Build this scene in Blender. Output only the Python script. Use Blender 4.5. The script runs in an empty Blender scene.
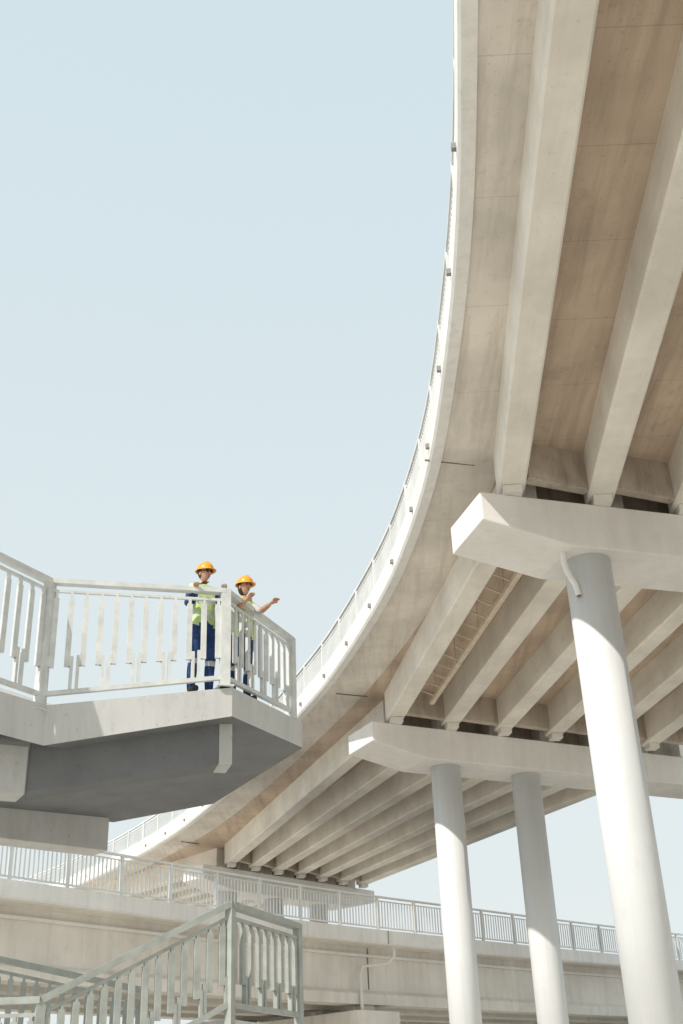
import bpy, math, random
from mathutils import Vector, Matrix
random.seed(4)
scene=bpy.context.scene
G=1.6   # camera height above ground; structure heights below are relative to it
COL=scene.collection

# ------------------------------------------------------------------ materials
def new_mat(name):
    m=bpy.data.materials.new(name); m.use_nodes=True
    nt=m.node_tree; b=nt.nodes['Principled BSDF']
    return m,nt,b
def mixc(nt,fac,a,b,mode='MIX'):
    n=nt.nodes.new('ShaderNodeMix'); n.data_type='RGBA'; n.blend_type=mode
    for sock,val in ((n.inputs[0],fac),(n.inputs[6],a),(n.inputs[7],b)):
        if hasattr(val,'links'): nt.links.new(val,sock)
        else: sock.default_value=val
    return n.outputs[2]
def noise(nt,co,scale,detail=4,mscale=None,rough=.6):
    if mscale:
        mp=nt.nodes.new('ShaderNodeMapping'); mp.inputs['Scale'].default_value=mscale
        nt.links.new(co,mp.inputs[0]); co=mp.outputs[0]
    n=nt.nodes.new('ShaderNodeTexNoise'); n.inputs['Scale'].default_value=scale
    n.inputs['Detail'].default_value=detail; n.inputs['Roughness'].default_value=rough
    nt.links.new(co,n.inputs['Vector']); return n.outputs[0]
def ramp(nt,src,p0,p1,c0=(0,0,0,1),c1=(1,1,1,1)):
    r=nt.nodes.new('ShaderNodeValToRGB'); r.color_ramp.elements[0].position=p0; r.color_ramp.elements[1].position=p1
    r.color_ramp.elements[0].color=c0; r.color_ramp.elements[1].color=c1
    nt.links.new(src,r.inputs[0]); return r.outputs[0]
def math_(nt,op,a,b=None):
    n=nt.nodes.new('ShaderNodeMath'); n.operation=op
    for i,v in enumerate((a,b)):
        if v is None: continue
        if hasattr(v,'links'): nt.links.new(v,n.inputs[i])
        else: n.inputs[i].default_value=v
    return n.outputs[0]
def concrete(name,base,stain,amt=.5,streak=(3,3,.22),seam=None,rough=.85,bump=.25,contrast=.16,speck=.25):
    m,nt,b=new_mat(name)
    tc=nt.nodes.new('ShaderNodeTexCoord'); co=tc.outputs['Object']
    lo=tuple(c*(1-contrast) for c in base)+(1,); hi=tuple(min(.9,c*(1+contrast*.6)) for c in base)+(1,)
    big=noise(nt,co,.45,3); c=ramp(nt,big,.32,.68,lo,hi)
    # run-off streaks
    st=noise(nt,co,1.0,5,streak,.7)
    f=math_(nt,'MULTIPLY',ramp(nt,st,.46,.72),amt)
    c=mixc(nt,f,c,(*stain,1))
    # damp blotches
    blot=noise(nt,co,1.5,6,None,.75)
    f2=math_(nt,'MULTIPLY',ramp(nt,blot,.56,.66),amt*.45)
    c=mixc(nt,f2,c,(*[s*.9 for s in stain],1))
    # blow-holes and specks
    if speck:
        f3=math_(nt,'MULTIPLY',ramp(nt,noise(nt,co,13,2,None,.5),.66,.72),speck)
        c=mixc(nt,f3,c,(*[s*.6 for s in stain],1))
    if seam:
        sp=nt.nodes.new('ShaderNodeSeparateXYZ'); nt.links.new(co,sp.inputs[0])
        fr=math_(nt,'FRACT',math_(nt,'DIVIDE',sp.outputs[seam[0]],seam[1]))
        ln=math_(nt,'LESS_THAN',fr,seam[2])
        c=mixc(nt,math_(nt,'MULTIPLY',ln,.3),c,(*[s*.5 for s in stain],1))
    nt.links.new(c,b.inputs['Base Color'])
    b.inputs['Roughness'].default_value=rough
    b.inputs['Specular IOR Level'].default_value=.3
    if bump:
        bp=nt.nodes.new('ShaderNodeBump'); bp.inputs['Strength'].default_value=bump; bp.inputs['Distance'].default_value=.02
        nt.links.new(noise(nt,co,7,3,None,.7),bp.inputs['Height']); nt.links.new(bp.outputs[0],b.inputs['Normal'])
    return m
def plain(name,col,rough=.6,var=.12,scale=6,spec=.4,bump=0):
    m,nt,b=new_mat(name)
    tc=nt.nodes.new('ShaderNodeTexCoord')
    n=noise(nt,tc.outputs['Object'],scale,3)
    c=ramp(nt,n,.3,.7,tuple(x*(1-var) for x in col)+(1,),tuple(min(1,x*(1+var)) for x in col)+(1,))
    nt.links.new(c,b.inputs['Base Color']); b.inputs['Roughness'].default_value=rough
    b.inputs['Specular IOR Level'].default_value=spec
    if bump:
        bp=nt.nodes.new('ShaderNodeBump'); bp.inputs['Strength'].default_value=bump; bp.inputs['Distance'].default_value=.01
        nt.links.new(n,bp.inputs['Height']); nt.links.new(bp.outputs[0],b.inputs['Normal'])
    return m
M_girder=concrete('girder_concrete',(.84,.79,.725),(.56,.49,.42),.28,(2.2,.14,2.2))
M_soffit=concrete('soffit_concrete',(.60,.485,.385),(.28,.21,.16),.6,(1.8,.12,1.8),(1,2.4,.008))  # brown concrete, kept darker to deepen the shadow between the girders
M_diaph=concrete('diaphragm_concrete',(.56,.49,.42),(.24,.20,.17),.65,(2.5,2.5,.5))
M_canti=concrete('cantilever_concrete',(.74,.69,.63),(.42,.37,.32),.5,(2.8,.25,2.8),(1,3.1,.006))
M_white=concrete('painted_fascia',(.82,.81,.795),(.54,.52,.48),.35,(3.5,3.5,.3),None,.7,0,.07,.08)
M_cap=concrete('pier_cap_paint',(.82,.805,.785),(.58,.55,.51),.3,(2.5,2.5,.35),None,.75,0,.07,.1)
M_col=concrete('column_paint',(.71,.73,.745),(.56,.57,.57),.35,(3.5,3.5,.13),None,.6,.1,.05,.08)
M_low=concrete('lower_bridge_concrete',(.78,.75,.70),(.50,.46,.41),.4,(2.6,2.6,.22),None,.8,0,.1,.1)
M_plat=concrete('platform_concrete',(.60,.605,.60),(.38,.38,.37),.4,(4,4,.5),None,.85,.3,.1,.25)
M_platshade=concrete('platform_concrete_shade',(.21,.22,.23),(.13,.13,.14),.45,(2,2,2),None,.85,.3,.12,.2)  # darkened platform concrete; paints in the shade under the slab and on the beam
M_dark=plain('joint_dark',(.2,.18,.16),.9)
M_rail=plain('rail_paint',(.62,.64,.63),.45,.12,5)
M_railw=plain('bridge_rail_paint',(.72,.73,.72),.5,.1,1)
M_stair=plain('stair_rail_paint',(.36,.385,.36),.5,.16,5)
M_tray=plain('cable_tray_paint',(.62,.53,.41),.5,.15,3)
M_asph=plain('asphalt',(.05,.05,.052),.9,.25,20,.2,.3)
M_ground=concrete('ground_paving',(.68,.63,.555),(.5,.46,.4),.4,(.3,.3,.3),None,.9,0,.12,0)

# ------------------------------------------------------------------ mesh builder
class MB:
    def __init__(s): s.v=[]; s.f=[]; s.mi=[]
    def add(s,vs,fs,mi=0):
        o=len(s.v); s.v+= [(x,y,z) for x,y,z in vs]; s.f+=[tuple(i+o for i in f) for f in fs]; s.mi+=[mi]*len(fs)
    def hexa(s,b,t,mi=0):
        s.add(list(b)+list(t),[(3,2,1,0),(4,5,6,7),(0,1,5,4),(1,2,6,5),(2,3,7,6),(3,0,4,7)],mi)
    def prism(s,poly,z0,z1,mi=0):
        n=len(poly); f=lambda z,i:(z[i] if isinstance(z,(list,tuple)) else z)
        vs=[(p[0],p[1],f(z0,i)) for i,p in enumerate(poly)]+[(p[0],p[1],f(z1,i)) for i,p in enumerate(poly)]
        s.add(vs,[tuple(range(n))[::-1],tuple(range(n,2*n))]+[(i,(i+1)%n,(i+1)%n+n,i+n) for i in range(n)],mi)
    def beam(s,p,q,w,h,mi=0,side=None):
        p=Vector(p);q=Vector(q);d=(q-p).normalized()
        sd=Vector(side) if side else d.cross(Vector((0,0,1)))
        if sd.length<1e-4: sd=Vector((1,0,0))
        sd.normalize(); up=sd.cross(d).normalized()
        r=[(-w/2,-h/2),(w/2,-h/2),(w/2,h/2),(-w/2,h/2)]
        a=[p+sd*x+up*y for x,y in r]; b=[q+sd*x+up*y for x,y in r]
        s.add(a+b,[(3,2,1,0),(4,5,6,7),(0,1,5,4),(1,2,6,5),(2,3,7,6),(3,0,4,7)],mi)
    def sweep(s,path,prof,sign=1,mi=0,cap=True):
        rows=[]
        for i,(x,y) in enumerate(path):
            a=path[max(0,i-1)]; b=path[min(len(path)-1,i+1)]
            t=Vector((b[0]-a[0],b[1]-a[1])).normalized(); n=Vector((t.y,-t.x))*sign
            rows.append([(x+n.x*o,y+n.y*o,z) for o,z in prof])
        k=len(prof); vs=[p for r in rows for p in r]; fs=[]
        for i in range(len(path)-1):
            for j in range(k):
                fs.append((i*k+j,i*k+(j+1)%k,(i+1)*k+(j+1)%k,(i+1)*k+j))
        if cap: fs+= [tuple(range(k))[::-1],tuple((len(path)-1)*k+j for j in range(k))]
        s.add(vs,fs,mi)
    def cyl(s,x,y,z0,z1,r,seg=48,mi=0,r1=None):
        r1=r if r1 is None else r1
        vs=[(x+r*math.cos(a*2*math.pi/seg),y+r*math.sin(a*2*math.pi/seg),z0) for a in range(seg)]
        vs+=[(x+r1*math.cos(a*2*math.pi/seg),y+r1*math.sin(a*2*math.pi/seg),z1) for a in range(seg)]
        s.add(vs,[tuple(range(seg))[::-1],tuple(range(seg,2*seg))]+[(i,(i+1)%seg,(i+1)%seg+seg,i+seg) for i in range(seg)],mi)
    def obj(s,name,mats,parent=None,bevel=0,smooth=False,lift=G):
        me=bpy.data.meshes.new(name); me.from_pydata([(x,y,z+lift) for x,y,z in s.v],[],s.f)
        for m in (mats if isinstance(mats,(list,tuple)) else [mats]): me.materials.append(m)
        for p,i in zip(me.polygons,s.mi): p.material_index=i; p.use_smooth=False
        me.update()
        import bmesh
        bm=bmesh.new(); bm.from_mesh(me); bmesh.ops.recalc_face_normals(bm,faces=bm.faces); bm.to_mesh(me); bm.free()
        o=bpy.data.objects.new(name,me); COL.objects.link(o)
        if smooth:
            for p in me.polygons: p.use_smooth = len(p.vertices)==4
        if bevel:
            md=o.modifiers.new('bevel','BEVEL'); md.width=bevel; md.segments=2; md.limit_method='ANGLE'; md.angle_limit=math.radians(40)
        if parent: o.parent=parent
        return o
def empty(name):
    e=bpy.data.objects.new(name,None); COL.objects.link(e); return e
def pipe(name,pts,r,mat,parent):
    cu=bpy.data.curves.new(name,'CURVE'); cu.dimensions='3D'; cu.bevel_depth=r; cu.bevel_resolution=4
    sp_=cu.splines.new('POLY'); sp_.points.add(len(pts)-1)
    for i,pp in enumerate(pts): sp_.points[i].co=(pp[0],pp[1],pp[2]+G,1)
    cu.materials.append(mat); o=bpy.data.objects.new(name,cu); COL.objects.link(o); o.parent=parent
def spline(pts,step=1.0):
    out=[]
    P=[pts[0]]+list(pts)+[pts[-1]]
    for i in range(1,len(P)-2):
        p0,p1,p2,p3=[Vector(p) for p in P[i-1:i+3]]
        n=max(2,int((p2-p1).length/step))
        for k in range(n):
            t=k/n
            out.append(tuple(.5*((2*p1)+(p2-p0)*t+(2*p0-5*p1+4*p2-p3)*t*t+(3*p1-p0-3*p2+p3)*t**3)))
    out.append(tuple(pts[-1])); return out
def walk(path,spacing,off=0,sign=1):
    res=[];acc=0;nxt=0
    for a,b in zip(path[:-1],path[1:]):
        a=Vector(a);b=Vector(b);L=(b-a).length;t=(b-a)/L
        while nxt<=acc+L:
            n=Vector((t.y,-t.x))*sign
            p=a+t*(nxt-acc)+n*off; res.append((p,t)); nxt+=spacing
        acc+=L
    return res
def bridge_railing(name,path,off,sign,z0,h,sp=.16,post=2.4,parent=None,mat=None,bar=.035):
    mb=MB()
    for zz,hh,ww in ((z0+h,.07,.09),(z0+.12,.05,.05),(z0+h-.16,.04,.04)):
        mb.sweep(path,[(off-ww/2,zz-hh/2),(off+ww/2,zz-hh/2),(off+ww/2,zz+hh/2),(off-ww/2,zz+hh/2)],sign)
    for p,t in walk(path,sp,off,sign):
        mb.beam((p.x,p.y,z0+.12),(p.x,p.y,z0+h-.16),bar,bar,0,(t.x,t.y,0))
    for p,t in walk(path,post,off,sign):
        mb.beam((p.x,p.y,z0-.02),(p.x,p.y,z0+h+.04),.1,.1,0,(t.x,t.y,0))
    return mb.obj(name,mat or M_railw,parent)

# ------------------------------------------------------------------ upper viaduct
viaduct=empty('highway_overpass')
EDGE=spline([(-3,-18),(-.6,-8),(1.0,2),(1.7,8),(2.05,12),(2.3,16),(2.35,20),(2.2,25),(1.7,29.5),(.95,33.6),(-.55,39.5),(-2.0,44),(-4.7,51.5),(-8.1,60),(-11.6,67),(-16.5,75),(-23,83.5),(-32,93)],.8)
W=16.5
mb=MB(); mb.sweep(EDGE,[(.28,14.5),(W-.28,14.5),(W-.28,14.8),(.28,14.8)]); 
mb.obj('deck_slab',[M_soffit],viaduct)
mb=MB()
mb.sweep(EDGE,[(0,15.12),(0,14.48),(.05,14.40),(.30,14.40),(.30,15.12)])
mb.sweep(EDGE,[(W,15.12),(W,14.48),(W-.05,14.40),(W-.30,14.40),(W-.30,15.12)])
mb.obj('edge_parapet',[M_white],viaduct)
mb=MB()   # cantilever soffit
mb.sweep(EDGE,[(.302,14.46),(1.1,14.47),(1.85,14.495),(1.85,14.52),(.302,14.52)])
mb.obj('cantilever_strip',[M_canti],viaduct)
mb=MB(); mb.sweep(EDGE,[(.31,14.804),(W-.31,14.804),(W-.31,14.88),(.31,14.88)]); mb.obj('road_surface',[M_asph],viaduct)
mb=MB()   # railing anchor blocks on the fascia
for p,t in walk(EDGE,3.3,-.03): mb.beam((p.x,p.y,14.66),(p.x,p.y,14.78),.10,.11,0,(t.x,t.y,0))
mb.obj('fascia_anchor_blocks',[plain('galvanised_block',(.26,.25,.24),.6)],viaduct)
bridge_railing('overpass_railing',EDGE,.12,1,15.12,1.15,.17,2.5,viaduct)
bridge_railing('overpass_inner_railing',EDGE,W-.12,1,15.12,1.15,.4,2.5,viaduct)

GZ0,GZ1=13.4,14.52
caps=[
 ((3.05,6.6),8,1.85,16.6,(3.0,6.8,10.6,14.2),.9),
 ((3.32,24.08),17.5,1.95,16.6,(3.08,6.88,10.6,14.2),.82),
 ((.8,41.5),27,2.0,18.6,(3.6,7.3,16.8),.9),
 ((-8.6,66.3),48,1.8,14.5,(2.6,6.4,10.2),.9),
]
mbc=MB(); mbcol=MB(); mbp=MB(); mbd=MB()
capinfo=[]
for (ax,ay),ang,wd,ln,cols,cn in caps:
    a=math.radians(ang); d=Vector((math.cos(a),math.sin(a))); n=Vector((-d.y,d.x)); A=Vector((ax,ay))
    capinfo.append((A,d,n,wd))
    prof=[(0,13.2),(0,12.46),(2.3,12.0),(ln-2.3,12.0),(ln,12.46),(ln,13.2)]
    k=len(prof)
    f=[A+d*t for t,_ in prof]; 
    vs=[(p.x,p.y,z) for p,(_,z) in zip(f,prof)]+[(p.x+n.x*wd,p.y+n.y*wd,z) for p,(_,z) in zip(f,prof)]
    mbc.add(vs,[tuple(range(k)),tuple(range(k,2*k))[::-1]]+[(i,i+k,(i+1)%k+k,(i+1)%k) for i in range(k)])
    for c in cols:
        p=A+d*c+n*cn; mbcol.cyl(p.x,p.y,-G-.05,12.02,.57)
mbc.obj('pier_cap',[M_cap],viaduct,.03)
mbcol.obj('pier_columns',[M_col],viaduct,0,True)

spans=[
 ((3.0,7.4),(2.3,.3),(3.83,24.75),(2.27,.68)),
 ((4.22,25.05),(2.27,.68),(1.35,42.2),(2.14,.98)),
 ((1.30,43.0),(2.14,.98),(-7.55,67.6),(1.25,1.38)),
 ((-8.1,68.4),(1.25,1.38),(-24,86),(1.0,1.7)),
 ((2.2,-8),(2.3,.1),(2.95,7.2),(2.3,.3)),
]
mbg=MB()
NG=7
for (s0,ds,e0,de) in spans:
    pv=None
    for i in range(NG):
        s=Vector(s0)+Vector(ds)*i; e=Vector(e0)+Vector(de)*i
        t=(e-s).normalized(); r=Vector((t.y,-t.x))
        w=.66+.02*(i%3==1); ch=.05; dz=random.uniform(-.008,.008)
        mbg.sweep([tuple(s),tuple(e)],[(0.0,GZ1),(0.0,GZ0+ch+dz),(ch,GZ0+dz),(w-ch,GZ0+dz),(w,GZ0+ch+dz),(w,GZ1)])
        for q in (s+t*.35,e-t*.35):
            q=q+r*w*.5; mbp.beam((q.x,q.y,13.2),(q.x,q.y,13.39),.5,.45,0,(t.x,t.y,0))
        if pv:
            ps,pe,pr,pt=pv
            for a_,b_ in ((ps+pr*.66+pt*.75,s+t*.75),(pe+pr*.66-pt*.55,e-t*.55)):
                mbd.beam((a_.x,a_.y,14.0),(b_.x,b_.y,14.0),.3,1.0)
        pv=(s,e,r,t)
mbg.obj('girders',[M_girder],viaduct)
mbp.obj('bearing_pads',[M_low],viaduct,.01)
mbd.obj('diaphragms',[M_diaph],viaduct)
mb=MB()
for (A,d,n,wd) in capinfo:
    a=A-d*.98+n*wd*.45; b=A+d*.35+n*wd*.45
    mb.beam((a.x,a.y,14.45),(b.x,b.y,14.485),.03,.04)
mb.obj('expansion_joints',[M_dark],viaduct)
# cable tray hung between the first two girders of the second span
mb=MB(); p=Vector((5.25,27.3,13.45)); q=Vector((3.0,40.4,13.45)); 
t=(q-p).normalized(); r=Vector((t.y,-t.x,0))
mb.beam(p,q,.16,.14); mb.beam(p-r*.6+Vector((0,0,.25)),q-r*.6+Vector((0,0,.25)),.05,.05)
L=(q-p).length
k=0
while k<L:
    a=p+t*k; mb.beam(a,a-r*.6+Vector((0,0,.25)),.05,.04); k+=.9
k=.5
while k<L:
    a=p+t*k; mb.beam(a,a+Vector((0,0,1.06)),.03,.03,0,(1,0,0)); k+=3
mb.obj('cable_tray',[M_tray],viaduct)
pipe('drain_pipe',[(5.32,25.2,12.1),(5.32,25.2,11.75),(5.36,25.22,11.55),(5.56,25.35,11.2),(5.6,25.36,10.95)],.075,M_white,viaduct)

# ------------------------------------------------------------------ lower bridge
lower=empty('road_bridge')
LP=spline([(-34,4),(-26,15.5),(-18,26.2),(-10.7,35.5),(-2.2,45.9),(3.9,52.2),(13.3,61.2),(24,70.5),(40,83),(60,97)],1.2)
mb=MB(); LW=10.5
mb.sweep(LP,[(0,6.9),(0,6.42),(.06,6.36),(.38,6.36),(.38,6.9)],-1)
mb.sweep(LP,[(LW,6.9),(LW,6.42),(LW-.06,6.36),(LW-.38,6.36),(LW-.38,6.9)],-1)
mb.obj('edge_cornice',[M_white],lower)
mb=MB(); mb.sweep(LP,[(.36,6.8),(.36,6.50),(1.3,6.38),(LW-1.3,6.38),(LW-.36,6.5),(LW-.36,6.8)],-1); mb.obj('deck_slab',[M_low],lower)
mb=MB(); mb.sweep(LP,[(.39,6.804),(LW-.39,6.804),(LW-.39,6.86),(.39,6.86)],-1); mb.obj('road_surface',[M_asph],lower)
mb=MB()
for k in range(4):
    n0=1.15+k*2.45
    mb.sweep(LP,[(n0+.1,6.4),(n0+.1,4.75),(n0-.08,4.6),(n0-.08,4.2),(n0+.78,4.2),(n0+.78,4.6),(n0+.6,4.75),(n0+.6,6.4)],-1)
mb.obj('girders',[M_low],lower)
bridge_railing('bridge_railing',LP,.16,-1,6.9,1.32,.17,2.2,lower)
bridge_railing('bridge_railing_far',LP,LW-.16,-1,6.9,1.25,.17,2.2,lower)
mb=MB(); mb.sweep(LP,[(1.1,6.0),(1.2,6.0),(1.2,6.1),(1.1,6.1)],-1); mb.obj('service_pipe',[M_cap],lower)
mb=MB(); mbw=MB(); mbj=MB()
for (px,py) in ((-22,20.9),(-14.5,30.9),(1.2,49.5),(20.5,67.5),(38,81.5)):
    i=min(range(len(LP)),key=lambda i:(LP[i][0]-px)**2+(LP[i][1]-py)**2)
    a=Vector(LP[i]); t=(Vector(LP[i+1])-Vector(LP[i-1])).normalized(); n=Vector((-t.y,t.x))
    c0=a+n*.7; c1=a+n*9.8
    mb.beam((c0.x,c0.y,3.45),(c1.x,c1.y,3.45),2.4,1.0)
    for kk in (2.5,8): 
        c=a+n*kk; mbw.cyl(c.x,c.y,-G-.05,2.96,.6)
    for k in range(4):
        c=a+n*(1.5+k*2.45); mb.beam((c.x,c.y,3.94),(c.x,c.y,4.2),.6,.5,0,(t.x,t.y,0))
    c=a-n*.004; mbj.beam((c.x,c.y,6.38),(c.x,c.y,6.9),.035,.03,0,(t.x,t.y,0))
    c=a+n*1.248; mbj.beam((c.x,c.y,4.78),(c.x,c.y,6.36),.05,.04,0,(t.x,t.y,0))
    g=a+t*.8
    pipe('gully_pipe',[(g.x+n.x*.5,g.y+n.y*.5,6.4),(g.x+n.x*.5,g.y+n.y*.5,6.0),(g.x+n.x*.6-t.x*.3,g.y+n.y*.6-t.y*.3,5.75),(g.x+n.x*1.0-t.x*1.4,g.y+n.y*1.0-t.y*1.4,5.6),(g.x+n.x*1.0-t.x*1.5,g.y+n.y*1.0-t.y*1.5,5.2),(g.x+n.x*.95-t.x*1.5,g.y+n.y*.95-t.y*1.5,3.9)],.07,M_cap,lower)
mb.obj('pier_cap',[M_low],lower,.03); mbw.obj('pier_columns',[M_col],lower,0,True); mbj.obj('expansion_joints',[M_dark],lower)

# ------------------------------------------------------------------ platform
plat=empty('viewing_platform')
T=[(-5.6,10.4,4.64),(-4.24,12.83,4.68),(-3.74,13.6,4.70),(-1.52,14.3,5.08),(-.70,16.2,5.18),(-2.36,19.3,5.22),(-4.12,19.8,5.12),(-9.2,15.4,4.95)]
BZ=[4.14,4.17,4.19,4.69,4.80,4.82,4.70,4.45]
mb=MB(); n=len(T)
ctr=(-3.0,16.3); 
vs=list(T)+[(x,y,z) for (x,y,_),z in zip(T,BZ)]+[(ctr[0],ctr[1],5.12),(ctr[0],ctr[1],4.66)]
top=[(i,(i+1)%n,2*n) for i in range(n)]; bot=[(i+n,2*n+1,(i+1)%n+n) for i in range(n)]; side=[(i,i+n,(i+1)%n+n,(i+1)%n) for i in range(n)]
mb.add(vs,top+side,0); 
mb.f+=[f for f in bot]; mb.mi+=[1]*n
mb.obj('slab',[M_plat,M_platshade],plat)
mb=MB()
def quadbeam(mb,p,q,w,zt0,zb0,zt1,zb1,mi=0):
    p=Vector(p);q=Vector(q);t=(q-p).normalized();nn=Vector((-t.y,t.x))*w
    mb.hexa([(p.x,p.y,zb0),(q.x,q.y,zb1),(q.x+nn.x,q.y+nn.y,zb1),(p.x+nn.x,p.y+nn.y,zb0)],
            [(p.x,p.y,zt0),(q.x,q.y,zt1),(q.x+nn.x,q.y+nn.y,zt1),(p.x+nn.x,p.y+nn.y,zt0)],mi)
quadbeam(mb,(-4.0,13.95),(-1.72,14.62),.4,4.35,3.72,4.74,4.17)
mb.obj('downstand_beam',[M_platshade],plat,.01)
mb=MB()
quadbeam(mb,(-1.716,14.60),(-1.55,14.65),.44,4.735,4.16,4.755,4.16)  # pale cap on the dark beam, its lit end face put into the colour
quadbeam(mb,(-7.5,11.9),(-4.0,13.9),.4,4.22,3.62,4.28,3.68)
quadbeam(mb,(-9.6,14.7),(-4.12,19.45),.5,4.72,4.15,4.76,4.15)
mb.obj('support_beams',[M_plat],plat,.012)
mb=MB(); mb.cyl(-9.0,14.9,-G-.05,4.3,.4); mb.cyl(-7.4,12.2,-G-.05,3.7,.35); mb.obj('support_columns',[M_col],plat,0,True)

def baluster_rail(mb,p,q,zb0,zt0,zb1,zt1,n,ends=(True,True),postw=.11,ext=.0,w=.07):
    p=Vector(p);q=Vector(q);t=(q-p).normalized();s3=Vector((-t.y,t.x,0))
    f=lambda k,z0,z1:Vector((p.x+(q.x-p.x)*k,p.y+(q.y-p.y)*k,z0+(z1-z0)*k))
    mb.beam(f(0,zt0,zt1),f(1,zt0,zt1),.11,.065)
    mb.beam(f(0,zt0-.13,zt1-.13),f(1,zt0-.13,zt1-.13),.04,.035)
    mb.beam(f(0,zb0+.14,zb1+.14),f(1,zb0+.14,zb1+.14),.06,.055)
    for k,e in zip((0,1),ends):
        if e:
            a=f(k,zb0,zb1); b=f(k,zt0+.03,zt1+.03); a.z-=ext; mb.beam(a,b,postw,postw*.8,0,(t.x,t.y,0))
            mb.beam((a.x,a.y,a.z-.0),(a.x,a.y,a.z+.02),postw*1.7,postw*1.5,0,(t.x,t.y,0))
    tt=Vector((t.x,t.y,0)); th=.022
    pitch=(q-p).length/n
    for i in range(n):
        k=(i+.5)/n; a=f(k,zb0+.15,zb1+.15); b=f(k,zt0-.12,zt1-.12); H=b.z-a.z
        j=1 if i%2 else -1; hw=w/2
        lo=.24
        # plate with a keyed step; neighbours step toward each other, leaving rectangular loops
        pts=[(-hw*.5,1),(hw*.5,1),(hw*.5,.92),(hw,.92),(hw,lo),(-hw,lo),(-hw,.92),(-hw*.5,.92)]
        c1=(hw+.042)*j; st=[(hw*.6*j,lo+.10),(c1,lo+.10),(c1,0),(c1-.04*j,0),(c1-.04*j,lo),(hw*.6*j,lo)]
        for P_,off in ((pts,0),(st,.003)):
            m=len(P_)
            fr=[Vector((a.x,a.y,a.z+H*v))+tt*u-s3*(th+off) for u,v in P_]; bk=[x+s3*2*(th+off) for x in fr]
            mb.add(fr+bk,[tuple(range(m)),tuple(range(m,2*m))[::-1]]+[(c,c+m,(c+1)%m+m,(c+1)%m) for c in range(m)])
prail=empty('platform_railing')
mb=MB()
baluster_rail(mb,(-5.64,10.36),(-3.83,13.6),4.62,6.38,4.70,6.38,18,(True,True),.13,.08)
baluster_rail(mb,(-3.83,13.6),(-1.62,14.3),4.70,6.38,5.08,6.45,12,(False,True),.13,.0)
baluster_rail(mb,(-1.62,14.3),(-.84,16.18),5.08,6.45,5.20,6.46,11,(False,True),.12,.0)
mb.obj('rail_panels',[M_rail],prail)

# ------------------------------------------------------------------ stairs, lower left
stair=empty('concrete_staircase'); srail=empty('stair_railing')
mb=MB()
mb.prism([(-1.36,13.0),(-.74,14.6),(-2.3,15.4),(-3.0,13.6)],.82,1.0)
S0=Vector((-1.4,13.0)); S1=Vector((-3.15,12.1)); NS=6
t=(S1-S0).normalized(); nn=Vector((t.y,-t.x))
if nn.y<0: nn=-nn
for i in range(NS):
    a=S0+(S1-S0)*i/NS; b=S0+(S1-S0)*(i+1)/NS; z=.98-(i+1)*.155
    mb.prism([tuple(a),tuple(b),tuple(b+nn*1.5),tuple(a+nn*1.5)],z-.22,z)
mb.prism([(-3.16,12.08),(-5.0,12.0),(-5.2,15.2),(-3.8,15.2),(-3.7,13.3)],-.15,.04)
mb.obj('steps_and_landing',[M_plat],stair)
mb=MB(); mb.cyl(-4.4,13.6,-G-.05,-.1,.25); mb.cyl(-1.7,14.2,-G-.05,.85,.2); mb.obj('support_posts',[M_col],stair,0,True)
mb=MB()
baluster_rail(mb,(-1.38,13.0),(-.74,14.6),1.0,2.14,1.0,2.12,9,(True,True),.1,.1,.065)
baluster_rail(mb,(-3.12,12.05),(-1.40,12.98),.06,1.17,1.0,2.14,14,(True,False),.09,.05,.065)
baluster_rail(mb,(-5.0,11.95),(-3.12,12.05),.05,1.17,.06,1.17,12,(True,False),.09,.05,.065)
baluster_rail(mb,(-5.4,14.3),(-2.6,14.9),.95,2.13,.3,1.5,19,(True,True),.08,.0,.065)
mb.obj('rail_panels',[M_stair],srail)

# ------------------------------------------------------------------ ground
mb=MB(); mb.add([(-1500,-1500,-G),(1500,-1500,-G),(1500,1500,-G),(-1500,1500,-G)],[(0,1,2,3)]); mb.obj('ground',[M_ground])
mb=MB(); mb.add([(18,-300,-G+.004),(30,-300,-G+.004),(30,300,-G+.004),(18,300,-G+.004)],[(0,1,2,3)]); mb.obj('road',[M_asph])

# ------------------------------------------------------------------ people
M_blue=plain('navy_workwear',(.035,.07,.19),.9,.4,9,.15,.6)
M_lime=plain('hi_vis_vest',(.55,.68,.32),.75,.2,9,.15,.6)
M_silver=plain('reflective_tape',(.55,.57,.55),.35)
M_skin=plain('skin',(.50,.29,.20),.55,.1,20)
M_shoe=plain('boot_leather',(.03,.028,.025),.6)
M_helm=plain('helmet_plastic',(.85,.36,.03),.3,.04,3,.5)
M_hair=plain('hair',(.035,.022,.015),.6,.3,40)
M_glass=plain('dark_glasses',(.02,.02,.025),.15)
M_grey=plain('shirt_cotton',(.50,.49,.48),.85,.1,14,.2,.3)
M_lips=plain('lips',(.35,.12,.1),.5)
def skinned(name,vs,es,rs,root=0,lev=2):
    me=bpy.data.meshes.new(name+'_sk'); me.from_pydata([tuple(v) for v in vs],es,[])
    o=bpy.data.objects.new(name+'_sk',me); COL.objects.link(o)
    o.modifiers.new('s','SKIN'); 
    for i,r in enumerate(rs):
        d=me.skin_vertices[0].data[i]; d.radius=(r,r) if not isinstance(r,tuple) else r; d.use_root=(i==root)
    sb=o.modifiers.new('u','SUBSURF'); sb.levels=lev; sb.render_levels=lev
    dg=bpy.context.evaluated_depsgraph_get(); dg.update()
    nm=bpy.data.meshes.new_from_object(o.evaluated_get(dg)); nm.name=name
    bpy.data.objects.remove(o)
    r=bpy.data.objects.new(name,nm); COL.objects.link(r)
    for p in nm.polygons: p.use_smooth=True
    nm.materials.clear()
    return r
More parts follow.
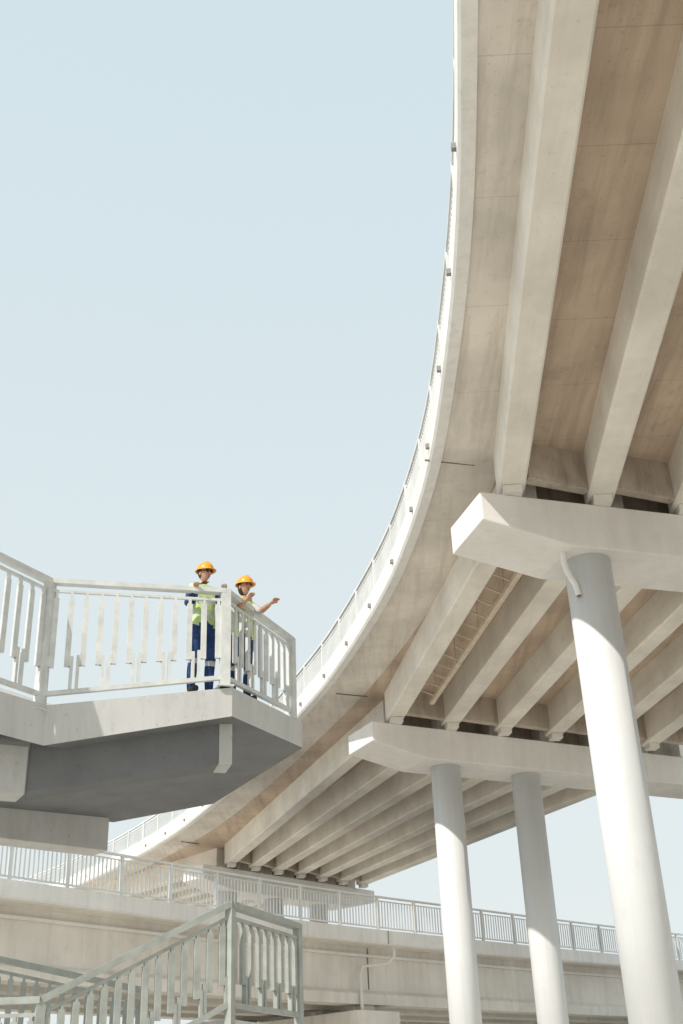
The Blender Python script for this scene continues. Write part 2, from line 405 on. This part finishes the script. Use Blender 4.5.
def segdist(p,a,b):
    ab=b-a; t=max(0,min(1,(p-a).dot(ab)/ab.length_squared)); return (p-(a+ab*t)).length,t
def ball(mb_v,mb_f,mi_l,c,s,mi,seg=16,rings=10,warp=None):
    o=len(mb_v)
    for i in range(rings+1):
        th=math.pi*i/rings
        for j in range(seg):
            ph=2*math.pi*j/seg
            v=Vector((math.sin(th)*math.cos(ph),math.sin(th)*math.sin(ph),math.cos(th)))
            if warp: v=warp(v)
            mb_v.append((c[0]+v.x*s[0],c[1]+v.y*s[1],c[2]+v.z*s[2]))
    for i in range(rings):
        for j in range(seg):
            mb_f.append((o+i*seg+j,o+(i+1)*seg+j,o+(i+1)*seg+(j+1)%seg,o+i*seg+(j+1)%seg)); mi_l.append(mi)
def hand(name,w,d,nrm,mat,parent,curl=.5):
    d=Vector(d).normalized(); nrm=Vector(nrm).normalized(); sd=d.cross(nrm).normalized(); nrm=sd.cross(d)
    w=Vector(w); vs=[w-d*.03,w+d*.045]; rs=[.024,.03]; es=[(0,1)]
    for k,(o,L) in enumerate(((-.032,.062),(-.011,.075),(.011,.070),(.032,.055))):
        b=w+d*.085+sd*o; i=len(vs)
        p1=b+d*L*.5; p2=p1+(d*math.cos(curl)-nrm*math.sin(curl))*L*.55
        vs+=[b,p1,p2]; rs+=[.011,.0095,.008]; es+=[(1,i),(i,i+1),(i+1,i+2)]
    i=len(vs); b=w+d*.035-sd*.035; vs+=[b,b+d*.035-sd*.025]; rs+=[.013,.009]; es+=[(1,i),(i,i+1)]
    o=skinned(name,vs,es,rs,0,1); o.data.materials.append(mat); o.parent=parent
def person(loc,yaw,H,arms,sleeve,lean=0,glasses=False,hairlong=False,headyaw=0):
    root=empty('construction_worker'); root.location=loc; 
    k=H/1.78; Rz=Matrix.Rotation(yaw,3,'Z')
    def L(x,y,z): 
        y2=y-lean*max(0,z-.95); return Rz@Vector((x*k,y2*k,z*k))
    V={'pel':L(0,0,.97),'sp':L(0,0,1.13),'ch':L(0,0,1.31),'nb':L(0,.01,1.45),'nk':L(0,0,1.53)}
    names=['pel','sp','ch','nb','nk']; R={'pel':.145,'sp':.135,'ch':.16,'nb':.085,'nk':.055}
    E=[('pel','sp'),('sp','ch'),('ch','nb'),('nb','nk')]
    seg=[('pel','sp','T'),('sp','ch','T'),('ch','nb','T'),('nb','nk','N')]
    for s,sn in ((-1,'l'),(1,'r')):
        V['sh'+sn]=L(.165*s,.01,1.41); R['sh'+sn]=.075
        e,w=arms[sn]; V['el'+sn]=V['sh'+sn]+Vector(e)*k; V['wr'+sn]=V['el'+sn]+Vector(w)*k; R['el'+sn]=.052; R['wr'+sn]=.033
        V['um'+sn]=(V['sh'+sn]+V['el'+sn])/2; R['um'+sn]=.06
        V['hp'+sn]=L(.095*s,0,.87); R['hp'+sn]=.11
        V['th'+sn]=L(.105*s,-.01,.68); R['th'+sn]=.095
        V['kn'+sn]=L(.115*s,-.02,.48); R['kn'+sn]=.07
        V['cf'+sn]=L(.12*s,.02,.33); R['cf'+sn]=.068
        V['an'+sn]=L(.125*s,.03,.11); R['an'+sn]=.055
        V['hl'+sn]=L(.125*s,.03,.055); R['hl'+sn]=.05
        V['to'+sn]=L(.14*s,-.16,.045); R['to'+sn]=.042
        names+= [x+sn for x in ('sh','um','el','wr','hp','th','kn','cf','an','hl','to')]
        ch=[('ch','sh'+sn),('sh'+sn,'um'+sn),('um'+sn,'el'+sn),('el'+sn,'wr'+sn),('pel','hp'+sn),('hp'+sn,'th'+sn),('th'+sn,'kn'+sn),('kn'+sn,'cf'+sn),('cf'+sn,'an'+sn),('an'+sn,'hl'+sn),('hl'+sn,'to'+sn)]
        E+=ch
        for (a,b),tg in zip(ch,'TAABLLLLLSS'): seg.append((a,b,tg))
    idx={n:i for i,n in enumerate(names)}
    o=skinned('body',[V[n] for n in names],[(idx[a],idx[b]) for a,b in E],[R[n]*k for n in names],0,2)
    for m in [M_blue,M_lime,M_silver,M_skin,M_shoe,sleeve]: o.data.materials.append(m)
    for p in o.data.polygons:
        c=p.center; best=min(seg,key=lambda s:segdist(c,V[s[0]],V[s[1]])[0]-.6*min(R[s[0]],R[s[1]])*k)
        z=c.z/k; tg=best[2]
        if tg=='T': m=1 if z>.93 else 0; 
        elif tg=='N': m=3
        elif tg in 'A': m=5
        elif tg=='B': m=5 if sleeve is M_blue else 3
        elif tg=='L': m=0 if z>.1 else 4
        else: m=4 if z<.12 else 0
        if tg=='T' and (1.02<z<1.07 or 1.2<z<1.25): m=2
        if tg=='L' and (.40<z<.45): m=2
        if tg=='L' and z>.9: m=1
        p.material_index=m
    o.parent=root
    for sn in 'lr':
        d=(V['wr'+sn]-V['el'+sn]); hand('hand_'+sn,V['wr'+sn]+d.normalized()*.02,d,(0,.3,1) if abs(d.normalized().z)<.7 else (1 if sn=='r' else -1,0,0),M_skin,root,.35)
    hv,hf,hm=[],[],[]
    def wp(v):
        v=v.copy()
        if v.z<0: v.x*=1+.28*v.z; v.y*=1+.1*v.z
        return v
    ball(hv,hf,hm,(0,0,0),(.077,.097,.118),0,20,14,warp=wp)
    ball(hv,hf,hm,(0,-.102,-.02),(.014,.022,.026),0,8,6)
    for s in (-1,1):
        ball(hv,hf,hm,(.078*s,.008,-.01),(.012,.022,.033),0,8,6)
        ball(hv,hf,hm,(.031*s,-.086,.008),(.014,.010,.008),2,8,6)
        ball(hv,hf,hm,(.031*s,-.088,.028),(.02,.008,.004),1,8,6)
    ball(hv,hf,hm,(0,-.089,-.062),(.025,.008,.007),3,8,6)
    ball(hv,hf,hm,(0,.022,.02 if not hairlong else 0),(.083,.088,.108 if not hairlong else .125),1,16,10,warp=lambda v:Vector((v.x,max(v.y,-.35),v.z)))
    if glasses:
        for s in (-1,1): ball(hv,hf,hm,(.034*s,-.094,.008),(.028,.010,.018),2,10,6)
        ball(hv,hf,hm,(0,-.03,.012),(.083,.07,.005),2,16,6)
    me=bpy.data.meshes.new('head'); me.from_pydata(hv,[],hf)
    for m in (M_skin,M_hair,M_glass,M_lips): me.materials.append(m)
    for p,i in zip(me.polygons,hm): p.material_index=i; p.use_smooth=True
    ho=bpy.data.objects.new('head',me); COL.objects.link(ho); ho.parent=root
    hp=V['nk']+Rz@Vector((0,-.015,.115)); ho.location=hp; ho.rotation_euler=(0,0,yaw+headyaw)
    v,f=[],[]
    seg_=28; rings=8
    for i in range(rings+1):
        th=math.pi/2*i/rings
        for j in range(seg_):
            ph=2*math.pi*j/seg_; rr=math.sin(th)
            ridge=.012*max(0,1-abs(math.cos(ph))*5)*(1 if i<rings-1 else .2)
            v.append((.115*rr*math.cos(ph),.140*rr*math.sin(ph),.135*math.cos(th)+ridge))
    for i in range(rings):
        for j in range(seg_): f.append((i*seg_+j,(i+1)*seg_+j,(i+1)*seg_+(j+1)%seg_,i*seg_+(j+1)%seg_))
    o0=len(v)
    for j in range(seg_):
        ph=2*math.pi*j/seg_; fr=max(0,-math.sin(ph))
        v.append(((.129)*math.cos(ph),(.154+.055*fr)*math.sin(ph),-.006-.012*fr))
    for j in range(seg_): f.append((rings*seg_+j,o0+j,o0+(j+1)%seg_,rings*seg_+(j+1)%seg_))
    me=bpy.data.meshes.new('helmet'); me.from_pydata(v,[],f); me.materials.append(M_helm)
    for p in me.polygons: p.use_smooth=True
    he=bpy.data.objects.new('hard_hat',me); COL.objects.link(he); he.parent=root
    md=he.modifiers.new('t','SOLIDIFY'); md.thickness=.006
    he.location=hp+Vector((0,0,.042)); he.rotation_euler=(math.radians(4),0,yaw+headyaw)
    return root
R_=math.radians
person((-1.97,14.60,5.08+G),R_(35),1.93,{'l':((-.04,-.07,-.26),(.10,-.20,.10)),'r':((.13,-.03,-.24),(.02,-.22,.12))},M_blue,.05,True,False,R_(12))
person((-1.48,15.02,5.12+G),R_(40),1.82,{'l':((.03,-.13,-.23),(.16,-.10,.12)),'r':((.12,-.14,-.14),(.15,-.16,.04))},M_grey,.12,False,True,R_(5))

# ------------------------------------------------------------------ light, sky, camera
sd=Vector((-.66,-.75,0)).normalized(); el=math.radians(40)
sv=Vector((sd.x*math.cos(el),sd.y*math.cos(el),math.sin(el)))
sl=bpy.data.lights.new('sun','SUN'); sl.energy=3.7; sl.angle=math.radians(.6); sl.color=(1,.94,.85)
so=bpy.data.objects.new('sun',sl); COL.objects.link(so); so.rotation_euler=sv.to_track_quat('Z','Y').to_euler(); so.location=(0,0,60)
w=bpy.data.worlds.new('World'); scene.world=w; w.use_nodes=True; nt=w.node_tree
bg=nt.nodes['Background']; sk=nt.nodes.new('ShaderNodeTexSky'); sk.sky_type='NISHITA'; sk.sun_disc=False
sk.sun_elevation=el; sk.sun_rotation=math.atan2(sd.x,sd.y); sk.air_density=1.2; sk.dust_density=4; sk.ozone_density=1.0
# summer haze: pale veil over the clear sky, thicker toward the horizon
tc=nt.nodes.new('ShaderNodeTexCoord'); sp=nt.nodes.new('ShaderNodeSeparateXYZ'); nt.links.new(tc.outputs['Generated'],sp.inputs[0])
haze=ramp(nt,sp.outputs[2],0.0,.85,(5.5,5.8,5.75,1),(4.65,5.55,5.9,1))
hf=ramp(nt,sp.outputs[2],0.0,.9,(.96,.96,.96,1),(.88,.88,.88,1))
c=mixc(nt,hf,sk.outputs[0],haze)
nt.links.new(c,bg.inputs[0]); bg.inputs[1].default_value=.15
cam=bpy.data.cameras.new('camera'); co=bpy.data.objects.new('camera',cam); COL.objects.link(co)
cam.sensor_fit='VERTICAL'; cam.sensor_height=36; cam.lens=36*1150/1024; cam.clip_end=5000; cam.clip_start=.1
TH=R_(28); RO=R_(2.38)
r0=Vector((1,0,0)); u0=Vector((0,-math.sin(TH),math.cos(TH))); fw=Vector((0,math.cos(TH),math.sin(TH)))
c,s=math.cos(RO),math.sin(RO)
right=r0*c-u0*s; up=r0*s+u0*c
m3=Matrix((right,up,-fw)).transposed()
co.matrix_world=Matrix.Translation((0,0,G))@m3.to_4x4()
scene.camera=co
scene.view_settings.view_transform='Standard'; scene.view_settings.look='None'; scene.view_settings.exposure=0
